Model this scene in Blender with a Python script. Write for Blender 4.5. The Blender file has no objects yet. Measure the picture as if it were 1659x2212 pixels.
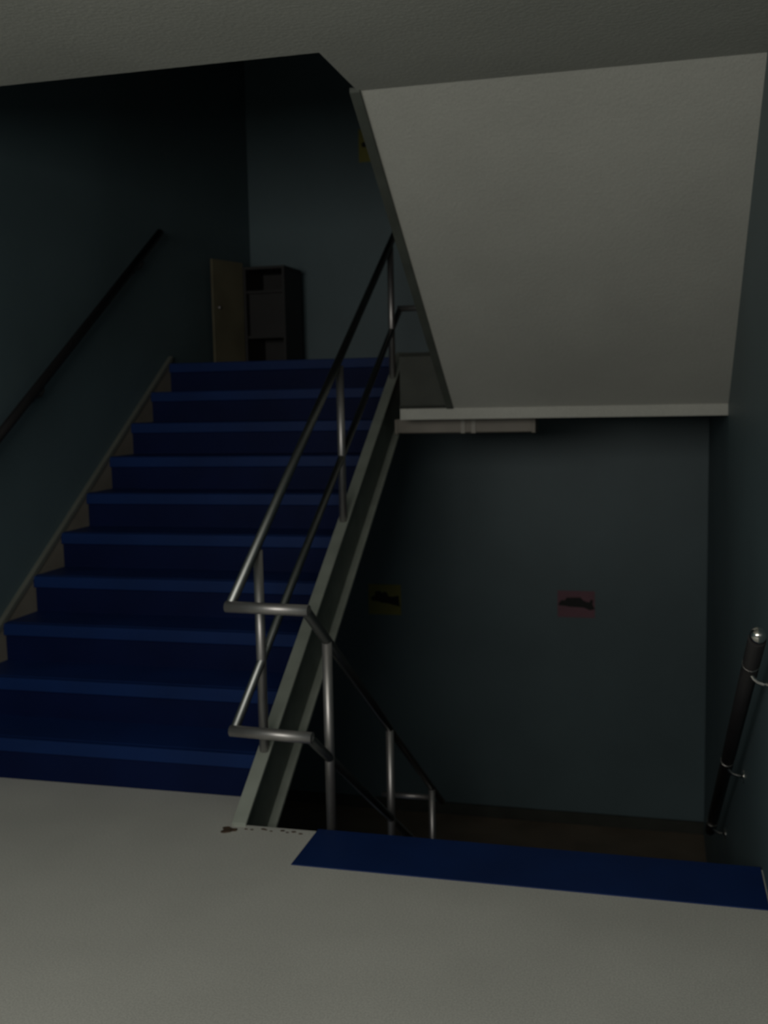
import bpy, bmesh, math, random
from mathutils import Vector, Matrix
random.seed(4)
C = bpy.context.scene.collection
# ---------------- camera ----------------
F_PX, YAW, PITCH, ROLL = 2292.77, -14.5249, -6.2112, -1.1507
EYE = 1.5816
def setup_camera():
    y, p, q = map(math.radians, (YAW, PITCH, ROLL))
    fwd = Vector((math.sin(y)*math.cos(p), math.cos(y)*math.cos(p), math.sin(p)))
    right = Vector((math.cos(y), -math.sin(y), 0)); up = right.cross(fwd)
    r2 = right*math.cos(q)+up*math.sin(q); u2 = up*math.cos(q)-right*math.sin(q)
    cd = bpy.data.cameras.new('camera'); co = bpy.data.objects.new('camera', cd); C.objects.link(co)
    m = Matrix((r2, u2, -fwd)).transposed().to_4x4(); m.translation = (0, 0, EYE)
    co.matrix_world = m
    cd.sensor_fit = 'HORIZONTAL'; cd.sensor_width = 36; cd.lens = F_PX*36/1659
    cd.dof.use_dof = True; cd.dof.focus_distance = 1.5; cd.dof.aperture_fstop = 10   # the soft focus of a phone in the dark
    cd.clip_start = .05; cd.clip_end = 100
    bpy.context.scene.camera = co
setup_camera()
# ---------------- world, light, exposure ----------------
w = bpy.data.worlds.new('dusk_sky'); bpy.context.scene.world = w; w.use_nodes = True
w.node_tree.nodes['Background'].inputs[0].default_value = (.75, .85, 1, 1)
w.node_tree.nodes['Background'].inputs[1].default_value = .05
def area(name, loc, rot, sx, sy, power, col):
    l = bpy.data.lights.new(name, 'AREA'); l.shape = 'RECTANGLE'; l.size = sx; l.size_y = sy
    l.energy = power; l.color = col
    o = bpy.data.objects.new(name, l); o.location = loc; o.rotation_euler = rot; C.objects.link(o); return o
# daylight coming through the hall window behind the viewer
area('window_daylight', (-1.2, -.94, 2.1), (math.pi/2, 0, 0), 2.3, .95, 50.0, (1, .97, .9))
vs = bpy.context.scene.view_settings
vs.view_transform = 'Standard'; vs.look = 'None'; vs.exposure = 0; vs.gamma = 1; vs.use_curve_mapping = False
# ---------------- dimensions ----------------
XL, XR = -3.029, .346            # side walls
YB, YN = 7.772, -.9             # back wall, wall behind the viewer
R_, T_ = .1815, .271             # riser, tread
SL = R_/T_
Y0 = 3.823                       # first riser of the flight going up
YE = 3.560                       # floor edge at the well
XS = -1.5                        # left flight channel centre
XG = -1.2                        # right flight channel centre
ZLAND = 10*R_; ZLOW = -9*R_
def nz_up(y): return R_+(y-Y0)*SL          # nosing line, left flight up
def nz_dn(y): return -(y-YE)*SL            # nosing line, right flight down
# ---------------- materials ----------------
def mat(name, col, rough=.7, metal=0, var=.06, scale=6, bump=0, bscale=60, spec=.5, col2=None, speck=0):
    m = bpy.data.materials.new(name); m.use_nodes = True; nt = m.node_tree; N = nt.nodes; L = nt.links
    b = N['Principled BSDF']; b.inputs['Roughness'].default_value = rough; b.inputs['Metallic'].default_value = metal
    b.inputs['Specular IOR Level'].default_value = spec
    tc = N.new('ShaderNodeTexCoord'); nz = N.new('ShaderNodeTexNoise'); nz.inputs['Scale'].default_value = scale
    nz.inputs['Detail'].default_value = 5; L.new(tc.outputs['Object'], nz.inputs['Vector'])
    mx = N.new('ShaderNodeMix'); mx.data_type = 'RGBA'
    c2 = col2 or tuple(c*(1-var*2) for c in col)
    c1 = tuple(min(1, c*(1+var)) for c in col)
    mx.inputs[6].default_value = (*c1, 1); mx.inputs[7].default_value = (*c2, 1)
    mr = N.new('ShaderNodeMapRange'); mr.inputs[1].default_value = .35; mr.inputs[2].default_value = .65
    L.new(nz.outputs['Fac'], mr.inputs[0]); L.new(mr.outputs[0], mx.inputs[0])
    out = mx.outputs[2]
    if speck:
        n2 = N.new('ShaderNodeTexNoise'); n2.inputs['Scale'].default_value = 170; n2.inputs['Detail'].default_value = 2
        L.new(tc.outputs['Object'], n2.inputs['Vector'])
        r2 = N.new('ShaderNodeMapRange'); r2.inputs[1].default_value = .35; r2.inputs[2].default_value = .65
        r2.inputs[3].default_value = 1-speck; r2.inputs[4].default_value = 1+speck
        L.new(n2.outputs['Fac'], r2.inputs[0])
        hs = N.new('ShaderNodeHueSaturation'); L.new(r2.outputs[0], hs.inputs['Value']); L.new(out, hs.inputs['Color'])
        out = hs.outputs[0]
    L.new(out, b.inputs['Base Color'])
    if bump:
        n3 = N.new('ShaderNodeTexNoise'); n3.inputs['Scale'].default_value = bscale
        L.new(tc.outputs['Object'], n3.inputs['Vector'])
        bp = N.new('ShaderNodeBump'); bp.inputs['Strength'].default_value = bump; bp.inputs['Distance'].default_value = .01
        L.new(n3.outputs['Fac'], bp.inputs['Height']); L.new(bp.outputs[0], b.inputs['Normal'])
    return m
M_FLOOR = mat('pale_vinyl_floor', (.66, .655, .605), .55, var=.04, scale=1.5, speck=.10)
M_PLAST = mat('white_plaster', (.55, .55, .50), .85, var=.03, scale=2, bump=.15, speck=.05)
M_WALL = mat('teal_wall_paint', (.115, .17, .188), .5, var=.06, scale=1.2, bump=.08)
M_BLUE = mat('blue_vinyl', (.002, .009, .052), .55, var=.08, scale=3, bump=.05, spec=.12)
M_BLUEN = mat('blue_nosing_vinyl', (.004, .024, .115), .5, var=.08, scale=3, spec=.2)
M_SKIRT = mat('brown_grey_skirting', (.28, .25, .20), .7, var=.08, scale=4)
M_BEAD = mat('pale_trim_paint', (.17, .18, .155), .6, var=.05)
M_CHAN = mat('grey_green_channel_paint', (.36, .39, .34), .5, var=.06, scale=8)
M_WEBSHADE = mat('shaded_web_paint', (.17, .195, .17), .6, var=.08, scale=8)  # channel paint darkened on the webs, recess shade put into the colour
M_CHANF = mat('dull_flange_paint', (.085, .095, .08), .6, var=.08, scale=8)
M_FLANGESHADE = mat('flange_shadow_line', (.025, .028, .022), .8, var=.08, scale=8)  # fascia flanges blackened, painting in the shadow lines around the panel
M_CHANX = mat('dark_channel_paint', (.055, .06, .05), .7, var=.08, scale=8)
M_STRIP = mat('blue_tread_vinyl', (.005, .028, .135), .5, var=.08, scale=3, bump=.05, spec=.3)  # blue vinyl lightened to make up for grazing light on level faces
M_STEEL = mat('satin_steel', (.50, .48, .47), .42, metal=.85, var=.04, scale=12)
M_CHROME = mat('bright_chrome', (.80, .78, .74), .12, metal=1, var=.02)
M_DARKRAIL = mat('dark_rail_steel', (.10, .105, .105), .3, metal=.9, var=.05)  # darker steel tone on the railing tubes that slope down
M_GREY = mat('grey_rail_steel', (.27, .28, .27), .38, metal=1, var=.05)  # middle steel tone on the railing tubes that slope up
M_HOUS = mat('aged_cream_paint', (.26, .235, .20), .6, var=.06)
M_RAILD = mat('dark_handrail', (.014, .013, .014), .5, metal=0, var=.1)
M_LOWF = mat('brown_landing_floor', (.24, .19, .14), .7, var=.1, scale=3)
M_CUP = mat('brown_cupboard_door', (.15, .135, .085), .6, var=.08, scale=5)
M_CUPD = mat('dark_cupboard_board', (.018, .017, .017), .6, var=.1, scale=5)
M_YEL = mat('yellow_sign_sheet', (.26, .24, .05), .6, var=.04)
M_PINK = mat('pink_sign_sheet', (.22, .10, .13), .6, var=.04)
M_INK = mat('black_sign_ink', (.006, .006, .006), .6, var=.1)
M_CLIP = mat('cream_clip_plastic', (.33, .31, .27), .5, var=.02)
M_RUST = mat('rusty_dirt', (.10, .06, .035), .9, var=.3, scale=40)
# ---------------- helpers ----------------
def add_box(bm, x0, x1, y0, y1, z0, z1):
    v = [bm.verts.new((x, y, z)) for x in (x0, x1) for y in (y0, y1) for z in (z0, z1)]
    for f in ((0,1,3,2),(4,6,7,5),(0,4,5,1),(2,3,7,6),(0,2,6,4),(1,5,7,3)): bm.faces.new([v[i] for i in f])
def add_prism(bm, prof, x0, x1):          # profile in (y, z) swept along x
    a = [bm.verts.new((x0, y, z)) for y, z in prof]; b = [bm.verts.new((x1, y, z)) for y, z in prof]
    n = len(prof); bm.faces.new(a); bm.faces.new(b[::-1])
    for i in range(n): bm.faces.new((a[i], b[i], b[(i+1) % n], a[(i+1) % n]))
def add_plan(bm, prof, z0, z1):           # profile in (x, y) swept along z
    a = [bm.verts.new((x, y, z0)) for x, y in prof]; b = [bm.verts.new((x, y, z1)) for x, y in prof]
    n = len(prof); bm.faces.new(a); bm.faces.new(b[::-1])
    for i in range(n): bm.faces.new((a[i], b[i], b[(i+1) % n], a[(i+1) % n]))
def add_tube(bm, pts, r, n=16):
    pts = [Vector(p) for p in pts]; rings = []
    prev = None
    for i, p in enumerate(pts):
        d = (pts[min(i+1, len(pts)-1)]-pts[max(i-1, 0)]).normalized()
        if prev is None:
            a = d.orthogonal().normalized()
        else:
            a = (prev - d*prev.dot(d)).normalized()
        prev = a; b = d.cross(a)
        k = 1.0
        if 0 < i < len(pts)-1:
            c = (pts[i]-pts[i-1]).normalized().dot(d); k = 1/max(c, .6)
        rings.append([bm.verts.new(p+(a*math.cos(t)+b*math.sin(t))*r) for t in [2*math.pi*j/n for j in range(n)]])
    for s in range(len(rings)-1):
        for j in range(n): bm.faces.new((rings[s][j], rings[s][(j+1) % n], rings[s+1][(j+1) % n], rings[s+1][j]))
    bm.faces.new(rings[0]); bm.faces.new(rings[-1][::-1])
def obj(name, bm, m, parent=None, bevel=0, smooth=False):
    bmesh.ops.recalc_face_normals(bm, faces=bm.faces)
    me = bpy.data.meshes.new(name)
    bm.to_mesh(me); bm.free(); me.materials.append(m)
    if smooth:
        for p in me.polygons: p.use_smooth = len(p.vertices) == 4
    o = bpy.data.objects.new(name, me); C.objects.link(o)
    if parent is not None:
        o.parent = parent; o.matrix_parent_inverse = Matrix.Translation(-Vector(parent.location))
    if bevel:
        b = o.modifiers.new('bevel', 'BEVEL'); b.width = bevel; b.segments = 2; b.limit_method = 'ANGLE'
    return o
def box(name, m, parent, *a, bevel=0):
    bm = bmesh.new(); add_box(bm, *a); return obj(name, bm, m, parent, bevel)
def prism(name, m, parent, prof, x0, x1, bevel=0):
    bm = bmesh.new(); add_prism(bm, prof, x0, x1); return obj(name, bm, m, parent, bevel)
def tube(name, m, parent, pts, r, n=16):
    bm = bmesh.new(); add_tube(bm, pts, r, n); return obj(name, bm, m, parent, smooth=True)
def tag(o, label, cat, group=None):
    o['label'] = label; o['category'] = cat
    if group: o['group'] = group
    return o
def thing(name, loc, label, cat, group=None):
    o = bpy.data.objects.new(name, None); C.objects.link(o); o.location = loc
    return tag(o, label, cat, group)
def struct(o, label, cat='wall'):
    o['kind'] = 'structure'; o['label'] = label; o['category'] = cat; return o
# ---------------- setting ----------------
ZT, ZB = 6.2, -3.6
bm = bmesh.new()
add_plan(bm, [(XL, YN), (XR, YN), (XR, YE), (XS-.03, YE), (XS-.03, Y0+.02), (XL, Y0+.02)], -.30, 0)
struct(obj('floor', bm, M_FLOOR), 'pale speckled floor of the middle storey in front of the stairs', 'floor')
bm = bmesh.new()
XC = -1.083
add_plan(bm, [(XL, YN), (XR, YN), (XR, 3.918), (XC, 3.918), (XC, 3.453), (XL, 3.453)], 2.704, 3.4485)
struct(obj('ceiling', bm, M_PLAST), 'pale plaster ceiling above the viewer, cut away over the stairs', 'ceiling')
struct(box('ceiling', M_PLAST, None, XL, XR, 3.0, YB, ZT, ZT+.1), 'dark ceiling high above the upper storey', 'ceiling')
struct(box('wall_left', M_WALL, None, XL-.2, XL, YN-.2, YB+.2, ZB, ZT+.1), 'dark teal wall along the left of the upward stairs')
struct(box('wall_right', M_WALL, None, XR, XR+.2, YN-.2, YB+.2, ZB, ZT+.1), 'dark teal wall along the right of the stairwell')
struct(box('wall_back', M_WALL, None, XL, XR, YB, YB+.2, ZB, ZT), 'dark teal wall at the far end of the stairwell')
# wall behind the viewer with the window opening
bm = bmesh.new()
WX0, WX1, WZ0, WZ1 = -2.4, 0, 1.55, 2.62
add_box(bm, XL, WX0, YN-.2, YN, 0, 2.704); add_box(bm, WX1, XR, YN-.2, YN, 0, 2.704)
add_box(bm, WX0, WX1, YN-.2, YN, 0, WZ0); add_box(bm, WX0, WX1, YN-.2, YN, WZ1, 2.704)
struct(obj('wall_front', bm, M_WALL), 'teal wall with a window behind the viewer')
box('wall_upper', M_WALL, None, XL, XR, 1.5, 1.6, 3.4485, ZT)
struct(bpy.data.objects['wall_upper'], 'wall of the upper storey above the ceiling'); bpy.data.objects['wall_upper'].name = 'wall_front'
# half landing (between floors): slab, edge beam, channel
XB = -1.37                       # left edge of the landing part above the right flights
land = bmesh.new()
YS, YT = 5.68, Y0+9*T_
add_plan(land, [(XB, YS+.03), (XR, YS+.03), (XR, YB), (XL, YB), (XL, YT+T_+.012), (XS-.03, YT+T_+.012), (XS-.03, YT+.03), (XB, YT+.03)], 1.60, ZLAND)
lo = struct(obj('landing', land, M_LOWF), 'half landing slab at the top of the blue stairs', 'landing')
lo.location = (0, 0, 0)
box('slab_underside', M_PLAST, lo, XL, XR, YT+T_+.02, YB, 1.47, 1.60)
box('edge_beam', M_PLAST, lo, XB, XR, YS, YT+.06, 1.451, 1.513, bevel=.003)
box('fascia_panel', M_CHANX, lo, XB, XG+.14, YS+.012, YS+.035, 1.513, ZLAND-.01)
box('fascia_flange', M_FLANGESHADE, lo, XB, XG+.12, YS-.012, YS+.03, 1.513, 1.528)
box('fascia_flange', M_FLANGESHADE, lo, XB, XG+.12, YS-.012, YS+.03, ZLAND-.018, ZLAND)
low = struct(box('landing', M_LOWF, None, XL, XR, 5.70, YB, ZLOW-.2, ZLOW), 'brown floor of the half landing below', 'landing')
struct(box('baseboard_back', M_CHANX, None, XL, XR, YB-.02, YB, ZLOW, ZLOW+.09), 'dark skirting at the foot of the far wall', 'baseboard')
# ---------------- flights ----------------
def flight(root, x0, x1, y0, z0, n, sgn, stepmat=M_BLUE):
    # sgn +1: rises away from the viewer, -1: descends away
    for i in range(n):
        if sgn > 0: ya, yb, zt = y0+i*T_, y0+(i+1)*T_+.01, z0+(i+1)*R_
        else: ya, yb, zt = y0+i*T_, y0+(i+1)*T_, z0-(i+1)*R_
        if sgn > 0:
            s = box('step', stepmat, root, x0, x1, ya, yb, zt-R_, zt)
            box('tread_cover', M_STRIP, s, x0, x1, ya+.01, yb-.01, zt-.001, zt+.0025)
            prism('nosing', M_BLUEN, s, [(ya+.004, zt+.002), (ya-.018, zt), (ya-.020, zt-.055), (ya-.012, zt-.058), (ya+.002, zt-.05)], x0, x1, .002)
        else:
            s = box('step', stepmat, root, x0, x1, ya, yb+.0, zt-.12, zt)
# left flight, up
up = thing('staircase', (XS-.75, Y0, 0), 'blue vinyl covered stairs going up on the left, from the pale floor', 'stairs', None)
X0, X1 = XL+.022, XS-.012
flight(up, X0, X1, Y0, 0, 10, 1)
ye = YT
prism('waist_slab', M_PLAST, up, [(Y0+.02, -.02), (ye, nz_up(ye)-R_-.01), (ye, nz_up(ye)-.34), (Y0+.02, nz_up(Y0)-.36)], X0, X1-.02)
def slope_plate(name, m, parent, x0, x1, ya, yb, top, bot, fn, clip=None, bevel=0):
    prof = [(ya, fn(ya)+top), (yb, fn(yb)+top), (yb, fn(yb)+bot), (ya, fn(ya)+bot)]
    return prism(name, m, parent, prof, x0, x1, bevel)
slope_plate('wall_skirting', M_SKIRT, up, XL, XL+.02, Y0-.25, YT+.02, .0, -.26, nz_up)
slope_plate('skirting_bead', M_BEAD, up, XL, XL+.026, Y0-.27, YT+.03, .028, 0, nz_up)
ch = slope_plate('channel_web', M_WEBSHADE, up, XS-.012, XS+.0, YE+.005, YT+.02, .0, -.33, nz_up)
ch['label'] = 'grey-green recessed web of the stair channel, its shade painted in'
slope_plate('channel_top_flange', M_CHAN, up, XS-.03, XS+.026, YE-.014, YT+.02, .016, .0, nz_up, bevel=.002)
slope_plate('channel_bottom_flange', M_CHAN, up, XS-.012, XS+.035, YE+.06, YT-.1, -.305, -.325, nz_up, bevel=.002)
# rusty dirt at the channel foot
bm = bmesh.new()
pr = []
for i in range(14):
    a = i/14*6.283; rr = .024*(1+.35*math.sin(3*a+1)+.2*math.sin(5*a)); pr.append((-1.525+rr*math.cos(a), 3.50+rr*.9*math.sin(a)))
add_plan(bm, pr, .0, .006)
obj('rust_patch', bm, M_RUST, up)['label'] = 'small dark brown rusty lump at the channel foot'
bm = bmesh.new()
for k in range(9):
    cx = -1.46+.025*k+random.uniform(-.01, .01); cy = 3.535+random.uniform(-.012, .006); s = random.uniform(.003, .007)
    add_plan(bm, [(cx+s*1.6*math.cos(j), cy+s*math.sin(j)) for j in (0, 1, 2, 3, 4, 5)], 0, .0015)
d = obj('dirt_flecks', bm, M_RUST, up); d['kind'] = 'stuff'
# right flight, down
dn = thing('staircase', (XG+.75, YE, 0), 'stairs going down on the right beyond the blue floor strip', 'stairs')
flight(dn, XG+.03, XR, YE+.004, 0, 8, -1)
slope_plate('channel_web', M_WEBSHADE, dn, XG-.006, XG+.01, YE+.004, 5.72, -.02, -.33, nz_dn)
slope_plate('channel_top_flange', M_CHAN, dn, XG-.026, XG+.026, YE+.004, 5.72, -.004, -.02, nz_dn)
# right flight, up to the next storey (only its underside shows)
uo = thing('staircase', (XG+.8, YS, 1.6), 'pale sloping underside of the upper stairs overhead on the right', 'stairs')
def sof(y): return 1.513-(y-YS)*SL*.996
XU = -1.071
prism('soffit', M_PLAST, uo, [(YS, sof(YS)), (3.9185, 2.7035), (3.9185, 2.9035), (YS, sof(YS)+.2)], XU, XR)
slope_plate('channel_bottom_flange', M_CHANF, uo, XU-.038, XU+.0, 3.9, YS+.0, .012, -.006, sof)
slope_plate('channel_web', M_WEBSHADE, uo, XU-.02, XU, 3.9, YS, .33, .012, sof)
for i in range(5):
    yb = 5.5-i*T_; zt = ZLAND+(i+1)*R_
    box('step', M_BLUE, uo, XU+.03, XR-.002, yb-T_, yb, zt-.13, zt)
# ---------------- blue strip at the head of the descending stairs ----------------
st = box('floor_strip', M_STRIP, None, XG+.0, XR-.005, YE-.289, YE+.012, 0, .004, bevel=.001)
tag(st, 'flat blue vinyl strip on the floor at the head of the descending stairs', 'floor strip')
nz = box('nosing', M_BLUEN, st, XG, XR-.005, YE+.003, YE+.014, -.05, .003)
# ---------------- well railing ----------------
rl = thing('stair_railing', (-1.35, 3.6, 0), 'satin steel two-rail railing looping round the stairwell, left up and right down', 'railing')
RR = .0195
YLp, ZR, ZM = 3.53, .835, .372
tube('handrail', M_GREY, rl, [(XS, YLp, ZR), (XS, 6.19, 2.54)], RR)
tube('mid_rail', M_GREY, rl, [(XS, YLp, ZM), (XS, 6.25, 2.09)], RR*.9)
tube('turn_bar', M_STEEL, rl, [(XS-.012, YLp-.004, ZR), (XG+.012, YLp-.03, ZR)], RR*1.08)
tube('turn_bar', M_STEEL, rl, [(XS-.012, YLp-.004, ZM), (XG+.012, YLp-.03, ZM)], RR*1.08)
tube('turn_bar', M_STEEL, rl, [(XS-.01, 6.25, 2.10), (XU, 6.25, 2.10)], RR*.9)
tube('turn_bar', M_STEEL, rl, [(XS-.01, 6.19, 2.54), (XU, 6.19, 2.54)], RR)
tube('handrail', M_DARKRAIL, rl, [(XG, YLp-.03, ZR), (XG, 5.84, -.765)], RR)
tube('mid_rail', M_DARKRAIL, rl, [(XG, YLp-.03, ZM), (XG, 5.6, -1.02)], RR*.9)
tube('turn_bar', M_STEEL, rl, [(XG, 5.62, -.66), (XS, 5.62, -.66)], RR*.8)
def post(x, y, z0, z1, r=.019):
    p = tube('post', M_STEEL, rl, [(x, y, z0), (x, y, z1)], r)
    return p
for y, z1 in ((3.825, 1.0), (4.985, 1.735), (6.05, 2.44)): post(XS, y, nz_up(y)+.012, z1)
for y, z1 in ((3.735, .67), (4.655, .04), (5.565, -.59)): post(XG, y, nz_dn(y)-.006, z1)
# ---------------- wall handrails ----------------
def capped(name, root, a, b, r, m):
    tube(name, m, root, [a, b], r)
def ball(name, m, parent, c, r):
    bm = bmesh.new(); bmesh.ops.create_uvsphere(bm, u_segments=20, v_segments=12, radius=r, matrix=Matrix.Translation(c))
    return obj(name, bm, m, parent, smooth=True)
lw = thing('wall_handrail', (-2.96, 4.3, 1.4), 'long dark handrail sloping up the left teal wall', 'handrail')
def lz(y): return 1.439+(y-4.341)*.6637
capped('rail_tube', lw, (-2.96, 3.5, lz(3.5)), (-2.96, 6.1, lz(6.1)), .024, M_RAILD)
for y in (3.62, 4.72, 5.85):
    z = lz(y)
    b = tube('bracket', M_RAILD, lw, [(-2.96, y, z-.02), (-2.96, y, z-.05), (-2.975, y, z-.07), (-3.0, y, z-.075), (XL, y, z-.075)], .008, 10)
    tube('wall_plate', M_RAILD, b, [(XL, y, z-.075), (XL+.005, y, z-.075)], .03, 18)
RX = .28
rw = thing('wall_handrail', (RX, 3.0, .9), 'dark handrail with chrome end ball and brackets sloping down the right wall', 'handrail')
def rz(y): return .881-(y-3.135)*.652
capped('rail_tube', rw, (RX, 3.15, rz(3.15)), (RX, 5.55, rz(5.55)), .026, M_RAILD)
ball('end_ball', M_CHROME, rw, (RX, 3.128, rz(3.128)), .024)
for y in (3.36, 4.35, 5.38):
    z = rz(y)+.012
    tube('collar', M_CHROME, rw, [(RX, y-.03, rz(y-.03)), (RX, y-.024, rz(y-.024))], .0272)
    b = tube('bracket', M_CHROME, rw, [(RX, y, z-.022), (RX+.003, y, z-.036), (RX+.010, y, z-.048), (RX+.022, y, z-.058), (RX+.038, y, z-.064), (XR, y, z-.066)], .0065, 12)
    tube('wall_plate', M_CHROME, b, [(XR-.005, y, z-.066), (XR, y, z-.066)], .028, 18)
# ---------------- light fitting under the landing ----------------
lf = thing('ceiling_light', (-1.05, 5.95, 1.451), 'unlit fluorescent batten light under the half landing', 'light')
box('housing', M_HOUS, lf, -1.45, -.66, 5.90, 6.03, 1.372, 1.451, bevel=.004)
box('end_cap', M_HOUS, lf, -.675, -.655, 5.895, 6.035, 1.366, 1.449, bevel=.003)
box('end_cap', M_HOUS, lf, -1.455, -1.435, 5.895, 6.035, 1.366, 1.449, bevel=.003)
tube('lamp_tube', M_HOUS, lf, [(-1.435, 5.985, 1.372), (-.675, 5.985, 1.372)], .008)
for xx in (-1.06, -1.0): box('clip', M_CLIP, lf, xx-.012, xx+.012, 5.893, 5.91, 1.368, 1.449)
# ---------------- cupboard on the landing ----------------
cb = thing('cupboard', (-2.71, 7.4, ZLAND), 'low dark open cupboard with its brown door swung out, on the half landing', 'cupboard')
cx0, cx1, cy0, cy1, cz1 = -2.885, -2.575, 7.25, 7.62, 2.50
box('side_panel', M_CUPD, cb, cx0, cx0+.018, cy0, cy1, ZLAND, cz1)
box('side_panel', M_CUPD, cb, cx1-.018, cx1, cy0, cy1, ZLAND, cz1)
box('back_panel', M_CUPD, cb, cx0+.018, cx1-.018, cy1-.012, cy1, ZLAND, cz1)
box('top_panel', M_CUPD, cb, cx0-.005, cx1+.005, cy0-.01, cy1, cz1, cz1+.02)
for z in (ZLAND+.02, ZLAND+.20, ZLAND+.52): box('shelf', M_CUPD, cb, cx0+.018, cx1-.018, cy0+.01, cy1-.012, z, z+.018)
box('inner_panel', M_CUPD, cb, cx0+.018, cx1-.018, cy0+.06, cy0+.075, ZLAND+.218, ZLAND+.52)
bm = bmesh.new()
a = Vector((cx0, cy0-.004)); b_ = Vector((-2.985, 6.935)); dd = (b_-a).normalized(); nn = Vector((-dd.y, dd.x))*.018
add_plan(bm, [tuple(a), tuple(b_), tuple(b_-nn), tuple(a-nn)], ZLAND+.01, cz1+.05)
dr = obj('door', bm, M_CUP, cb, .002); dr['label'] = 'brown door swung open'
bm = bmesh.new(); hp = a+(b_-a)*.85+Vector((-dd.y, dd.x))*.0
ball('knob', M_STEEL, dr, (hp.x+.012, hp.y-.006, 2.22), .012)
# ---------------- signs on the far wall ----------------
def sign(x0, x1, z0, z1, m, shape, label):
    s = box('wall_sign', m, None, x0, x1, YB-.004, YB, z0, z1, bevel=.001)
    tag(s, label, 'sign', 'paper signs on the far wall')
    bm = bmesh.new(); W, H = x1-x0, z1-z0
    for poly in shape:
        vs_ = [(x0+u*W, z0+(1-v)*H) for u, v in poly]
        a_ = [bm.verts.new((x, YB-.0055, z)) for x, z in vs_]; b2 = [bm.verts.new((x, YB-.004, z)) for x, z in vs_]
        n = len(a_); bm.faces.new(a_); bm.faces.new(b2[::-1])
        for i in range(n): bm.faces.new((a_[i], a_[(i+1) % n], b2[(i+1) % n], b2[i]))
    obj('printed_mark', bm, M_INK, s)
YS1 = [[(.08, .42), (.2, .38), (.22, .24), (.38, .22), (.42, .3), (.48, .24), (.58, .26), (.62, .4), (.78, .4), (.93, .36), (.95, .6), (.98, .72), (.8, .68), (.6, .62), (.4, .6), (.3, .56), (.1, .54)]]
PS1 = [[(.02, .5), (.1, .36), (.2, .36), (.24, .26), (.62, .24), (.68, .34), (.78, .4), (.86, .42), (.88, .32), (.95, .32), (.94, .5), (1.0, .66), (.88, .72), (.7, .62), (.3, .6), (.22, .58), (.04, .56)]]
sign(-2.150, -1.893, -.085, .150, M_YEL, YS1, 'yellow sign with a black mark, low on the far wall beside the railing')
sign(-.706, -.436, -.060, .138, M_PINK, PS1, 'pink sign with a black mark on the far wall, right of the yellow one')
sign(-2.150, -1.893, 3.30, 3.535, M_YEL, YS1, 'yellow sign high on the far wall, half hidden by the upper stairs')
